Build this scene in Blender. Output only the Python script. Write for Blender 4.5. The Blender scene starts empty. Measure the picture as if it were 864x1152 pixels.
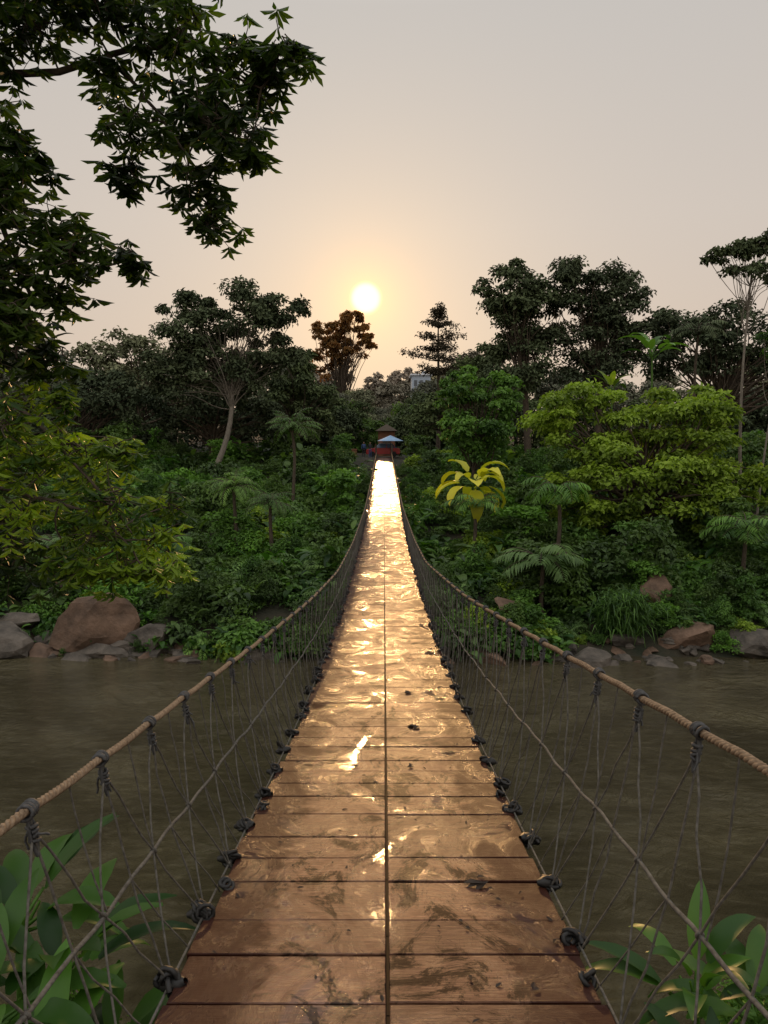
import bpy, bmesh, math, random
import numpy as np
from mathutils import Vector, Matrix
random.seed(7); rng=np.random.default_rng(7)
scene=bpy.context.scene
root=scene.collection
U=rng.uniform
# ------------------------------------------------------------ helpers
def empty(name,loc=(0,0,0)):
    e=bpy.data.objects.new(name,None); e.location=loc; e.empty_display_size=.3; root.objects.link(e); return e
def link(o,parent=None):
    root.objects.link(o)
    if parent is not None:
        o.parent=parent
        o.matrix_parent_inverse=Matrix.Translation(-Vector(parent.location))
    return o
def mesh_np(name,V,F,mat,tint=None,smooth=False):
    V=np.asarray(V,dtype=np.float32).reshape(-1,3); F=np.asarray(F,dtype=np.int32).reshape(-1,4)
    me=bpy.data.meshes.new(name)
    me.vertices.add(len(V)); me.vertices.foreach_set("co",V.ravel())
    me.loops.add(F.size); me.loops.foreach_set("vertex_index",F.ravel())
    me.polygons.add(len(F)); me.polygons.foreach_set("loop_start",np.arange(0,F.size,4,dtype=np.int32))
    me.polygons.foreach_set("use_smooth",np.full(len(F),bool(smooth)))
    me.update(calc_edges=True)
    if tint is not None:
        a=me.attributes.new("tint",'FLOAT','FACE'); a.data.foreach_set("value",np.asarray(tint,dtype=np.float32))
    me.materials.append(mat)
    return me
class Batch:
    def __init__(s): s.V=[];s.F=[];s.T=[];s.n=0
    def add(s,V,F,t=.5):
        V=np.asarray(V,float).reshape(-1,3);F=np.asarray(F,int).reshape(-1,4)
        s.V.append(V);s.F.append(F+s.n);s.n+=len(V)
        s.T.append(np.broadcast_to(np.asarray(t,float),(len(F),)))
    def mesh(s,name,mat,smooth=False):
        return mesh_np(name,np.concatenate(s.V),np.concatenate(s.F),mat,np.concatenate(s.T),smooth)
    def obj(s,name,mat,parent=None,smooth=False):
        return link(bpy.data.objects.new(name,s.mesh(name,mat,smooth)),parent)
def unit(a): return a/np.maximum(np.linalg.norm(a,axis=-1,keepdims=True),1e-9)
def tube(b,P,R,sides=6,t=.5,cap=True):
    P=np.asarray(P,float); n=len(P); R=np.broadcast_to(np.asarray(R,float),(n,))
    T=unit(np.gradient(P,axis=0))
    up=np.array([0,0,1.]) if abs(T[:,2]).mean()<.8 else np.array([1.,0,0])
    A=unit(np.cross(T,up)); B=np.cross(T,A)
    th=np.arange(sides)*2*np.pi/sides
    ring=P[:,None,:]+R[:,None,None]*(A[:,None,:]*np.cos(th)[None,:,None]+B[:,None,:]*np.sin(th)[None,:,None])
    V=ring.reshape(-1,3)
    i=np.arange(n-1)[:,None]*sides; j=np.arange(sides)[None,:]; k=(j+1)%sides
    F=np.stack([i+j,i+k,i+k+sides,i+j+sides],-1).reshape(-1,4)
    b.add(V,F,t)
def curve(p0,p1,bend=.1,n=7,sag=0):
    p0=np.asarray(p0,float);p1=np.asarray(p1,float);L=np.linalg.norm(p1-p0)
    u=np.linspace(0,1,n)[:,None]
    o=U(-1,1,3)*bend*L; o2=U(-1,1,3)*bend*L*.5
    return p0*(1-u)+p1*u+np.sin(np.pi*u)*o+np.sin(2*np.pi*u)*o2+np.array([0,0,-sag])*np.sin(np.pi*u)
def leaves(b,pos,d,nrm,L,W,tint,near=False,fold=.18,droop=.15):
    pos=np.asarray(pos,float);N=len(pos)
    d=unit(np.asarray(d,float)); s=unit(np.cross(d,nrm)); n=np.cross(s,d)
    L=np.broadcast_to(L,(N,))[:,None];W=np.broadcast_to(W,(N,))[:,None]
    if not near:
        v=[pos,pos+d*L*.5-s*W*.5+n*W*fold,pos+d*L-n*L*droop,pos+d*L*.5+s*W*.5+n*W*fold]
        V=np.stack(v,1).reshape(-1,3); F=np.arange(4*N).reshape(-1,4); b.add(V,F,tint)
    else:
        v=[pos,pos+d*L*.3-s*W*.3+n*W*fold*.8,pos+d*L*.68-s*W*.5+n*W*fold-n*L*droop*.3,pos+d*L-n*L*droop,
           pos+d*L*.68+s*W*.5+n*W*fold-n*L*droop*.3,pos+d*L*.3+s*W*.3+n*W*fold*.8]
        V=np.stack(v,1).reshape(-1,3); a=np.arange(N)[:,None]*6
        F=np.stack([a+np.array([[0,1,2,3]]),a+np.array([[0,3,4,5]])],1).reshape(-1,4)
        b.add(V,F,np.repeat(np.broadcast_to(tint,(N,)),2))
# ------------------------------------------------------------ materials
def mat_new(name):
    m=bpy.data.materials.new(name); m.use_nodes=True; nt=m.node_tree
    return m,nt,nt.nodes["Principled BSDF"],nt.nodes["Material Output"]
def N(nt,t,**k):
    n=nt.nodes.new(t)
    for a,v in k.items(): setattr(n,a,v)
    return n
def ramp(nt,src,stops):
    r=N(nt,"ShaderNodeValToRGB"); e=r.color_ramp.elements
    while len(e)<len(stops): e.new(.5)
    for i,(p,c) in enumerate(stops):
        e[i].position=p; e[i].color=(*c,1) if not isinstance(c,(int,float)) else (c,c,c,1)
    nt.links.new(src,r.inputs[0]); return r.outputs[0]
def noise(nt,scale,detail=4,rough=.55,stretch=None,dist=0):
    tc=N(nt,"ShaderNodeTexCoord"); n=N(nt,"ShaderNodeTexNoise"); n.inputs["Scale"].default_value=scale
    n.inputs["Detail"].default_value=detail;n.inputs["Roughness"].default_value=rough;n.inputs["Distortion"].default_value=dist
    if stretch:
        mp=N(nt,"ShaderNodeMapping"); mp.inputs["Scale"].default_value=stretch
        nt.links.new(tc.outputs["Object"],mp.inputs[0]); nt.links.new(mp.outputs[0],n.inputs["Vector"])
    else: nt.links.new(tc.outputs["Object"],n.inputs["Vector"])
    return n.outputs["Fac"]
def mixc(nt,f,a,b,mode='MIX'):
    m=N(nt,"ShaderNodeMix",data_type='RGBA',blend_type=mode)
    for s,v in ((m.inputs[0],f),(m.inputs[6],a),(m.inputs[7],b)):
        if isinstance(v,(int,float)): s.default_value=v
        elif isinstance(v,tuple): s.default_value=(*v,1)
        else: nt.links.new(v,s)
    return m.outputs[2]
def math2(nt,op,a,b):
    m=N(nt,"ShaderNodeMath",operation=op)
    for s,v in ((m.inputs[0],a),(m.inputs[1],b)):
        if isinstance(v,(int,float)): s.default_value=v
        else: nt.links.new(v,s)
    return m.outputs[0]
def bump(nt,h,bsdf,strength,dist):
    b=N(nt,"ShaderNodeBump"); b.inputs["Strength"].default_value=strength; b.inputs["Distance"].default_value=dist
    nt.links.new(h,b.inputs["Height"]); nt.links.new(b.outputs[0],bsdf.inputs["Normal"])
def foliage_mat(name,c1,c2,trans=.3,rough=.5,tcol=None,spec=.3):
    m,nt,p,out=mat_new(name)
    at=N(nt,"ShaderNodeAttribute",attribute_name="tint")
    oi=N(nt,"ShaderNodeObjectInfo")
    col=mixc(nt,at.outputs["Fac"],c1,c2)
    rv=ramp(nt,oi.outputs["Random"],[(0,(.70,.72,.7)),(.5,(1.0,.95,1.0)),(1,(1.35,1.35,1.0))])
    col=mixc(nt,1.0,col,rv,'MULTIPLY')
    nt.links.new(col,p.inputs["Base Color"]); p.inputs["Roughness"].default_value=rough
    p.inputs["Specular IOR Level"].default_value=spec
    if trans>0:
        tr=N(nt,"ShaderNodeBsdfTranslucent")
        tc=mixc(nt,1.0,col,tcol or (1.6,1.7,.7),'MULTIPLY'); nt.links.new(tc,tr.inputs[0])
        ms=N(nt,"ShaderNodeMixShader"); ms.inputs[0].default_value=trans
        nt.links.new(p.outputs[0],ms.inputs[1]);nt.links.new(tr.outputs[0],ms.inputs[2]);nt.links.new(ms.outputs[0],out.inputs[0])
    return m
def simple(name,c1,c2=None,scale=8,rough=.7,bstr=.3,bdist=.02,stretch=None,metal=0,spec=.4):
    m,nt,p,out=mat_new(name); c2=c2 or tuple(v*.6 for v in c1)
    n=noise(nt,scale,6,.6,stretch); nt.links.new(ramp(nt,n,[(.3,c2),(.7,c1)]),p.inputs["Base Color"])
    p.inputs["Roughness"].default_value=rough;p.inputs["Metallic"].default_value=metal;p.inputs["Specular IOR Level"].default_value=spec
    if bstr: bump(nt,n,p,bstr,bdist)
    return m
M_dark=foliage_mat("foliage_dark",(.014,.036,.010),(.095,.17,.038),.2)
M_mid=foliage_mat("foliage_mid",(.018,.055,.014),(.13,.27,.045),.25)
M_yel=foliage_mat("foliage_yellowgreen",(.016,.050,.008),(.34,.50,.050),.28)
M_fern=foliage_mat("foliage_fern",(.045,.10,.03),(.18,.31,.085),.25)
M_tall=foliage_mat("foliage_tall_haze_tint",(.034,.050,.030),(.110,.145,.075),0,.8,spec=.1)  # slight aerial haze put into the leaf colour, greyed and lightened
M_haze=foliage_mat("foliage_haze_tint",(.10,.115,.085),(.19,.205,.14),0,.9,spec=.05)  # aerial haze painted as paler, greyer leaves; no mist volume
M_haze2=foliage_mat("foliage_far_haze_tint",(.25,.235,.185),(.34,.31,.24),0,.95,spec=.0)  # strongest haze, also painted into the leaf colour for the farthest trees
M_orange=foliage_mat("foliage_backlit_tint",(.10,.07,.03),(.26,.17,.065),.45,.8,(1.8,1.2,.6),spec=.05)  # sun glow through the crown and haze painted in as orange leaf colour
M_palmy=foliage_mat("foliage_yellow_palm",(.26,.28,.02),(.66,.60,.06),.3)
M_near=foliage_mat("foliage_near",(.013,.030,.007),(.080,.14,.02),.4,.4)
M_nearlit=foliage_mat("foliage_near_lit_tint",(.020,.050,.008),(.21,.31,.028),.4,.4)  # brighter copy of the near foliage, sunlit tone put into the leaf colour
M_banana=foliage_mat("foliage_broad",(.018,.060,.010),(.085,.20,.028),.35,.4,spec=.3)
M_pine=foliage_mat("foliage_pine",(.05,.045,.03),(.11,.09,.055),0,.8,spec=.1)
M_bark=simple("bark",(.11,.085,.06),(.04,.03,.022),6,.9,.6,.03,(3,3,.6))
M_barkpale=simple("bark_pale",(.24,.21,.17),(.10,.085,.07),5,.9,.4,.02,(3,3,.6))
M_rock=simple("rock",(.15,.125,.10),(.03,.027,.022),1.1,.8,.9,.25)
M_rockb=simple("rock_brown",(.21,.13,.085),(.055,.035,.022),.9,.8,.9,.25)
M_deadleaf=simple("dead_leaf",(.05,.03,.015),(.02,.012,.008),20,.6,0)
def wood():
    m,nt,p,out=mat_new("wet_wood_planks")
    at=N(nt,"ShaderNodeAttribute",attribute_name="tint")
    grain=noise(nt,9,9,.72,(1.0,13,4),.8)
    c=ramp(nt,grain,[(.30,(.055,.021,.011)),(.5,(.17,.078,.043)),(.70,(.36,.19,.115))])
    tin=ramp(nt,at.outputs["Fac"],[(0,.45),(1,1.1)])
    c=mixc(nt,1.0,c,tin,'MULTIPLY')
    st=noise(nt,2.6,12,.78,(1.2,.9,1),1.4)
    stain=ramp(nt,st,[(.435,1.0),(.49,0.0)])
    c=mixc(nt,stain,c,(.018,.007,.004))
    scr=noise(nt,6,10,.8,(2.2,.35,1),1.5)
    scf=ramp(nt,scr,[(.60,0.0),(.66,.8)])
    c=mixc(nt,scf,c,(.035,.012,.006))
    tc=N(nt,"ShaderNodeTexCoord"); sx=N(nt,"ShaderNodeSeparateXYZ"); nt.links.new(tc.outputs["Object"],sx.inputs[0])
    ab=math2(nt,'ABSOLUTE',sx.outputs[0],0)
    wob=N(nt,"ShaderNodeMath",operation='MULTIPLY_ADD'); nt.links.new(noise(nt,4,9,.8,(.6,1,1),.6),wob.inputs[0]); wob.inputs[1].default_value=.8; nt.links.new(ab,wob.inputs[2])
    ed=ramp(nt,wob.outputs[0],[(.84,0.0),(.93,.92)])
    c=mixc(nt,ed,c,(.036,.011,.007))
    nt.links.new(c,p.inputs["Base Color"])
    wet=noise(nt,2.0,10,.76,(1.2,.8,1),1.0)
    r=ramp(nt,wet,[(.40,.09),(.455,.24),(.52,.44),(.75,.60)])
    nt.links.new(r,p.inputs["Roughness"])
    sp=ramp(nt,wet,[(.42,.60),(.56,.24)])
    dk_=math2(nt,'MAXIMUM',stain,ed); dk_=math2(nt,'MAXIMUM',dk_,scf)
    red=math2(nt,'SUBTRACT',1.0,math2(nt,'MULTIPLY',dk_,.65))
    nt.links.new(math2(nt,'MULTIPLY',sp,red),p.inputs["Specular IOR Level"])
    inv=ramp(nt,wet,[(.40,.12),(.50,1.0)])
    bump(nt,math2(nt,'MULTIPLY',grain,inv),p,.7,.006)
    return m
M_wood=wood()
M_beam=simple("beam_wood",(.03,.016,.011),(.012,.007,.005),9,.7,.3,.01,spec=.2)
M_rope=simple("rope_brown",(.32,.23,.15),(.12,.08,.05),60,.85,.5,.003,spec=.15)
M_net=simple("rope_grey",(.15,.14,.12),(.05,.045,.038),50,.8,.4,.002,spec=.2)
M_knot=simple("knot_dark",(.085,.085,.085),(.02,.02,.02),60,.7,.5,.003)
M_clamp=simple("rubber_black",(.022,.02,.018),(.008,.008,.008),30,.5,.4,.003)
def water():
    m,nt,p,out=mat_new("river_water")
    big=noise(nt,.12,5,.6,(1,1.6,1),1.0)
    c=ramp(nt,big,[(.3,(.060,.050,.023)),(.7,(.105,.088,.042))])
    nt.links.new(c,p.inputs["Base Color"])
    p.inputs["Roughness"].default_value=.04; p.inputs["IOR"].default_value=1.36
    a=noise(nt,1.7,8,.66,(.75,1.25,1),2.6); b=noise(nt,.40,4,.55,(1,1.3,1),2.6)
    msk=ramp(nt,noise(nt,.14,4,.55,None,1.5),[(.40,.35),(.60,1.0)])
    am=math2(nt,'MULTIPLY',a,msk)
    h=N(nt,"ShaderNodeMath",operation='MULTIPLY_ADD'); nt.links.new(am,h.inputs[0]); h.inputs[1].default_value=.8; nt.links.new(b,h.inputs[2])
    bump(nt,h.outputs[0],p,1.0,.62)
    return m
M_water=water()
def groundm():
    m,nt,p,out=mat_new("ground_soil")
    n=noise(nt,.5,8,.7)
    nt.links.new(ramp(nt,n,[(.35,(.014,.020,.008)),(.55,(.032,.028,.015)),(.75,(.06,.038,.022))]),p.inputs["Base Color"])
    p.inputs["Roughness"].default_value=.95; bump(nt,n,p,.8,.3); return m
M_ground=groundm()
# ------------------------------------------------------------ terrain + water
CAMZ=10.0
def hgt(x,y):
    x=np.asarray(x,float);y=np.asarray(y,float)
    wob=1.2*np.sin(x*.13+1)+.7*np.sin(x*.31+2)*np.clip(np.abs(x)/8,0,1)
    yy=y+np.where(y>20,wob*.6,0)
    h=np.interp(yy,[-80,-3,0,3,8,10,13,29,32.8,35,50,75,130,220,400,1500],[9.2,8.4,8.0,6.1,1.0,-.4,-2,-2,-.15,1.0,4.3,8.45,9.2,14,24,30])
    h=h+np.where(y>34,.35*np.sin(x*.5)*np.sin(y*.4)*np.clip(np.abs(x)/4,0,1),0)
    h=h+np.where((y>45),np.clip((np.abs(x)-14)/40,0,1)*2.0,0)
    return h
xs=np.concatenate([np.linspace(-1200,-80,15),np.linspace(-75,75,151),np.linspace(80,1200,15)])
ys=np.concatenate([np.linspace(-300,-10,8),np.linspace(-8,90,140),np.linspace(95,300,30),np.linspace(340,2500,14)])
X,Y=np.meshgrid(xs,ys); Z=hgt(X,Y)
V=np.stack([X,Y,Z],-1).reshape(-1,3); nx=len(xs)
i=np.arange(len(ys)-1)[:,None]*nx; j=np.arange(nx-1)[None,:]
F=np.stack([i+j,i+j+1,i+j+1+nx,i+j+nx],-1).reshape(-1,4)
link(bpy.data.objects.new("ground",mesh_np("ground",V,F,M_ground,smooth=True)))
V=np.array([[-1200,5,0],[1200,5,0],[1200,45,0],[-1200,45,0]]); link(bpy.data.objects.new("river_water",mesh_np("river_water",V,[[0,1,2,3]],M_water)))
# ------------------------------------------------------------ bridge
def smooth_tab(tab,sm=.5):
    g=np.arange(-3,80,.05); t=np.array(tab,float)
    out=[g]
    for c in range(1,t.shape[1]):
        v=np.interp(g,t[:,0],t[:,c]); 
        w=np.exp(-.5*(np.arange(-120,121)*.05/sm)**2); w/=w.sum()
        vp=np.pad(v,120,mode='reflect',reflect_type='odd'); out.append(np.convolve(vp,w,'valid'))
    return out
dk=smooth_tab([(-3,1.45),(0,1.62),(2.4,1.93),(3.2,2.05),(5,2.36),(8,2.7),(11.4,2.92),(16,3.08),(22,3.16),(28,3.08),(40,2.52),(55,1.9),(75,1.42),(80,1.38)],1.5)
def DZ(y): return CAMZ-np.interp(y,dk[0],dk[1])
rl=smooth_tab([(-3,1.06,.7),(1,1.04,.9),(1.9,1.02,1.03),(2.4,1.0,1.11),(3.3,.99,1.22),(5,.95,1.45),(8,.85,1.78),(11.4,.75,2.05),(16,.70,2.2),(25,.67,2.25),(40,.66,1.68),(55,.69,1.2),(75,.78,.85),(80,.8,.8)],.5)
rr=smooth_tab([(-3,1.06,.55),(1,1.02,.74),(1.9,1.0,.86),(2.2,1.0,.9),(3.1,.98,1.03),(4.45,.93,1.21),(7.36,.84,1.58),(12.2,.73,2.04),(16,.70,2.17),(25,.67,2.22),(40,.66,1.66),(55,.69,1.2),(75,.78,.85),(80,.8,.8)],.5)
def RAIL(s,y):
    t=rl if s<0 else rr
    y=np.asarray(y,float)
    return np.stack([s*np.interp(y,t[0],t[1]),y,CAMZ-np.interp(y,t[0],t[2])],-1)
def NETP(s,y,u):
    y=np.asarray(y,float)
    R=RAIL(s,y); B=np.stack([s*.77+0*y,y,DZ(y)-.03],-1); u=np.asarray(u)[...,None]
    P=B*(1-u)+R*u; P[...,0]+=s*.03*np.sin(np.pi*u[...,0]); return P
bridge=empty("suspension_footbridge",(0,0,DZ(0)))
b=Batch(); YEND=75.6
def box(b,x0,x1,y0,y1,zt0,zt1,th,bev,t):
    V=[]
    for (xa,xb,ya,yb,dz) in ((x0,x1,y0,y1,-th),(x0,x1,y0,y1,-bev),(x0+bev,x1-bev,y0+bev,y1-bev,0)):
        V+= [(xa,ya,zt0[0]+dz),(xb,ya,zt0[1]+dz),(xb,yb,zt1[1]+dz),(xa,yb,zt1[0]+dz)]
    F=[(3,2,1,0),(8,9,10,11)]
    for l in (0,4):
        for k in range(4): F.append((l+k,l+(k+1)%4,l+4+(k+1)%4,l+4+k))
    b.add(V,F,t)
y=-2.2;k=0
while y<YEND:
    w=.29+random.uniform(-.05,.06); major=(k%3==0) or random.random()<.15
    g=.014 if major else .004
    tb=random.random()
    for (x0,x1) in ((-.76,.006),(.020,.76)):
        e=random.uniform(-.02,.02)
        a0,a1=(x0+e,x1) if x0<-.1 else (x0,x1+e)
        z0=random.uniform(-.002,.002);z1=z0+random.uniform(-.003,.003);tl=random.uniform(-.002,.002)
        if random.random()<.12: tt=random.random()
        else: tt=tb*.6+random.random()*.4
        y0,y1=y+g/2+random.uniform(0,.002),y+w-g/2
        box(b,a0,a1,y0,y1,(DZ(y0)+z0,DZ(y0)+z0+tl),(DZ(y1)+z1,DZ(y1)+z1+tl),.035,.003,tt)
    y+=w;k+=1
b.obj("deck_planks",M_wood,bridge)
b=Batch()
ycv=np.arange(-2.2,YEND,.5)
for xx in (-.70,-.28,.013,.28,.70):
    for a in range(len(ycv)-1):
        z0=DZ(ycv[a])-.046;z1=DZ(ycv[a+1])-.046
        box(b,xx-.045,xx+.045,ycv[a],ycv[a+1],(z0,z0),(z1,z1),.09,.003,.5)
b.obj("under_beams",M_beam,bridge)
b=Batch()
for s in (-1,1):
    yy=np.arange(-1.5,24,.010); P=RAIL(s,yy)
    P[:,2]-= .006*np.sin(np.pi*((yy/.48)%1))
    for q in range(3):
        ph=yy*2*np.pi/.070+q*2*np.pi/3
        Q=P.copy(); Q[:,0]+=.0068*np.cos(ph); Q[:,2]+=.0068*np.sin(ph)
        tube(b,Q,.0080,6,.5)
    tube(b,RAIL(s,np.arange(23.9,YEND+.5,.4)),.015,6)
b.obj("handrail_ropes",M_rope,bridge,True)
SP=.485
nb=Batch(); kb=Batch(); cb=Batch()
def torus(b,c,ax,R,r,n=12,sd=5,sx=1.0):
    ax=unit(np.asarray(ax,float)); a=unit(np.cross(ax,[.3,.2,.9])); bb=np.cross(ax,a)
    th=np.linspace(0,2*np.pi,n+1)[:,None]
    tube(b,np.asarray(c)+R*(np.cos(th)*a+np.sin(th)*bb*sx),r,sd)
def strand(s,y0,u0,y1,u1,r,n=5,jit=.004):
    t=np.linspace(0,1,n); yv=y0+(y1-y0)*t; uv=u0+(u1-u0)*t
    P=NETP(s,yv,uv); J=rng.normal(0,jit,P.shape); J[0]=J[-1]=0; P+=J
    tube(nb,P,r,5)
for s in (-1,1):
    for yc_r,u in ((.0075,.48),(.0055,.03)):
        yy=np.arange(-1.5,YEND,.12); uu=u+ (0.006*np.sin(yy*5.1)+.005*np.sin(yy*13.7) if u>.1 else 0*yy)
        tube(nb,NETP(s,yy,uu),yc_r,6)
    ks=np.arange(-3,int(YEND/SP))
    for k in ks:
        yk=k*SP+(0.0 if s<0 else .23)
        far=yk>18; r=.0042 if not far else .005
        n=5 if not far else 3
        mid=.48
        o=random.uniform(-.04,.04)
        strand(s,yk,1,yk+o,mid,r,n); strand(s,yk+o,mid,yk,0,r,n)
        strand(s,yk,.93,yk+SP*.5,mid,r,n); strand(s,yk,.93,yk-SP*.5,mid,r,n)
        strand(s,yk+SP*.5,mid,yk+SP+o*.5,0,r,n); strand(s,yk+SP*.5,mid,yk+o*.5,0,r,n)
        if not far: strand(s,yk+SP*.5,1,yk+SP*.5+o,mid,r*.8,n); strand(s,yk+o,mid,yk+SP*.5,0,r*.8,n)
        c=RAIL(s,yk); 
        if yk<30:
            hi=yk<9; nn=12 if hi else 6
            for q in range(4 if hi else 2):
                torus(kb,c+[0,(q-1.5)*.012,-.002],(random.uniform(-.25,.25),1,random.uniform(-.3,.3)),.021,.0062,nn,5)
            d=NETP(s,yk,.9)-c; d=d/np.linalg.norm(d)
            for q in (-1,1):
                th=np.linspace(0,1,8)[:,None]
                tube(kb,c+d*.13*th+np.array([0,q*.016,0])*np.sin(np.pi*th)+[0,0,-.01],.006,5)
            if hi:
                for q in range(4): torus(kb,c+d*(.05+.014*q),d+rng.normal(0,.25,3),.0135,.006,9,5)
                for q in range(2):
                    e=c+d*.05; tube(kb,curve(e,e+d*.06+rng.normal(0,.018,3),.2,5),.004,4)
            c2=NETP(s,yk+SP*.5,mid)
            torus(nb,c2,(0,1,.3),.010,.006,8,4)
            if random.random()<.95:
                c3=np.array([s*(.775+random.uniform(-.01,.02)),yk+random.uniform(-.05,.05),0]); c3[2]=DZ(c3[1])+.012
                for q in range(6):
                    torus(cb,c3+rng.normal(0,.014,3),rng.normal(0,1,3)+[0,1,0],random.uniform(.022,.036),.010,9,5,random.uniform(.6,1))
                tube(cb,curve(c3+[-s*.055,0,.0],c3+[s*.06,U(-.02,.02),-.02],.1,5),[.012,.028,.030,.026,.010],6)
            if random.random()<.35:
                c3=np.array([s*.74,yk+SP*.5,0.]);c3[2]=DZ(c3[1])+.014
                for q in range(3): torus(cb,c3+rng.normal(0,.01,3),rng.normal(0,1,3),.024,.010,8,5)
nb.obj("side_netting",M_net,bridge,True); kb.obj("rope_knots",M_knot,bridge,True); cb.obj("edge_lashings",M_clamp,bridge,True)
b=Batch()
for s in (-1,1):
    for yy in (-1.6,75.4):
        zb=DZ(yy)-2.2
        xx=s*1.06 if yy<0 else s*.84
        tube(b,[(xx,yy,zb+v) for v in (0,1,2,3.6)],[.10,.10,.095,.09],10)
        torus(b,(xx,yy,zb+3.6-.12),(0,0,1),.095,.012,12,5)
b.obj("anchor_posts",M_bark,bridge,True)
b=Batch(); n=170
py=np.exp(U(np.log(2.2),np.log(30),n)); px=np.where(U(0,1,n)<.6,U(.25,.7,n)*rng.choice([-1,1,1],n),U(-.7,.7,n))
pos=np.stack([px,py,DZ(py)+.007],-1); a=U(0,6.28,n)
leaves(b,pos,np.stack([np.cos(a),np.sin(a),0*a],-1),np.tile([0,0,1.],(n,1))+rng.normal(0,.1,(n,3)),U(.015,.045,n),U(.008,.02,n),U(0,1,n),near=True)
for (x,y_,L,a) in ((.47,3.15,.10,2.9),(.26,5.9,.12,1.2),(.28,5.95,.11,2.2),(.20,7.2,.10,.3),(.16,4.9,.06,.4),(-.2,4.9,.07,2.)):
    for q in range(3):
        leaves(b,[[x+q*.012,y_+q*.014,DZ(y_+q*.014)+.009]],[[math.cos(a+q*.5),math.sin(a+q*.5),.05]],[[0,0,1.]],L,L*.35,.3,near=True)
b.obj("fallen_leaves",M_deadleaf)
# ------------------------------------------------------------ trees
def clump(b,c,r,n,ls,t0,near=False,flat=.7,upb=.25,asp=.55):
    v=unit(rng.normal(0,1,(n,3))); v[:,2]=np.where(v[:,2]<-.3,-v[:,2],v[:,2])
    rad=r*U(.35,1.05,n)[:,None]
    pos=np.asarray(c)+v*rad*np.array([1,1,flat])
    nrm=unit(v+np.array([0,0,.6])+rng.normal(0,.45,(n,3)))
    d=unit(np.cross(nrm,rng.normal(0,1,(n,3)))+np.array([0,0,-.2])+v*.3)
    L=ls*U(.6,1.3,n)
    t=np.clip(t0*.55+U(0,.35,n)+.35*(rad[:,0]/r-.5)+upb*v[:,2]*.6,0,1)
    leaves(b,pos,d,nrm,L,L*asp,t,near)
def tree(name,x,y,blobs,ls,per,mat,tr=.25,bark=M_bark,lean=(0,0),fork=.35,cr=.30,limbs=True,flat=.7,asp=.55,lr=.55):
    zb=float(hgt(x,y))-.3
    e=empty(name,(x,y,zb)); fb=Batch(); tb=Batch()
    cz=np.mean([q[2] for q in blobs]); cx=np.mean([q[0] for q in blobs]); cy=np.mean([q[1] for q in blobs])
    top=np.array([cx,cy,cz]); base=np.array([x,y,zb])
    n=12; u=np.linspace(0,1,n)[:,None]
    T=base*(1-u)+top*u+np.sin(np.pi*u)*np.array([lean[0],lean[1],0])+np.sin(u*5+U(0,6))*np.array([.25,.2,0])*u
    tube(tb,T,tr*(1-.65*u[:,0]),9)
    for (bx,by,bz,rx,ry,rz,nc) in blobs:
        for q in range(nc):
            v=unit(rng.normal(0,1,3)); rad=U(.15,1)**.45
            c=np.array([bx,by,bz])+v*rad*np.array([rx,ry,rz])*.85
            r=cr*(rx+rz)/2*U(.6,1.25)
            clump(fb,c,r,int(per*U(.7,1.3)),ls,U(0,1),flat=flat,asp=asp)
            if limbs and (rad>.4):
                f=min(.97,fork+(1-fork)*U(0,.9)*(.5+.5*(c[2]-(bz-rz))/(2*rz+.01)))
                k=int(f*(n-1)); p0=T[k]
                r0=tr*(1-.65*f)*lr
                tube(tb,curve(p0,c,.10,7,sag=-.05*np.linalg.norm(c-p0)),np.linspace(r0,.02,7),5)
    fb.obj("crown_foliage",mat,e); tb.obj("trunk_and_limbs",bark,e,True)
    return e
tree("rain_tree",-15.8,63,[(-17,65,20.5,3.8,3.5,3.2,30),(-12.5,65,21.6,4.0,3.5,2.9,30),(-19,66,16.5,3.8,3.5,3.4,26),(-9.6,66,22.0,2.8,2.5,1.9,14),(-13,66,16.8,4.0,3,3.4,30),(-16,65,17.2,3.5,3,2.8,20),(-10,67,18.0,2.8,3,2.6,14)],.40,160,M_tall,.30,M_barkpale,(1.2,0),fork=.6,cr=.34,lr=.25)
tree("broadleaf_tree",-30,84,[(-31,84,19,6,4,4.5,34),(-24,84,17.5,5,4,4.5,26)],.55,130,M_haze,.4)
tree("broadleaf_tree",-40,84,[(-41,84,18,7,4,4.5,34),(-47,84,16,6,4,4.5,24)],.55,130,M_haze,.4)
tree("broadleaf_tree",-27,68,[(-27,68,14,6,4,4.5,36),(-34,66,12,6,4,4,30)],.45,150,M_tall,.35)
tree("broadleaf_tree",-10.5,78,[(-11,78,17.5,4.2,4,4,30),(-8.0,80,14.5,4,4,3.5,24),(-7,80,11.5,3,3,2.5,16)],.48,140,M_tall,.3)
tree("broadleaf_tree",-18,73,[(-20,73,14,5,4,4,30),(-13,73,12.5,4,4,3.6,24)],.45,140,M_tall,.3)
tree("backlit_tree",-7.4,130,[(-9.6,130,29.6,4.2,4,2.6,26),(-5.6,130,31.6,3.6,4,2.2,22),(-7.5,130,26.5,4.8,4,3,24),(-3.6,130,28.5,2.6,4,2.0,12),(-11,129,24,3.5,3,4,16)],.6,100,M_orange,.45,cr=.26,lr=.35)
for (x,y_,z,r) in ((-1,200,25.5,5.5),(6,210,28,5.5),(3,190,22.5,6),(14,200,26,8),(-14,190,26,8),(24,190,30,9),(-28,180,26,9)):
    tree("distant_tree",x,y_,[(x,y_,z,r,4,4.2,26),(x,y_,z-5,r*1.1,4,4.5,20)],1.0,100,M_haze2,.5,limbs=False)
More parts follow.
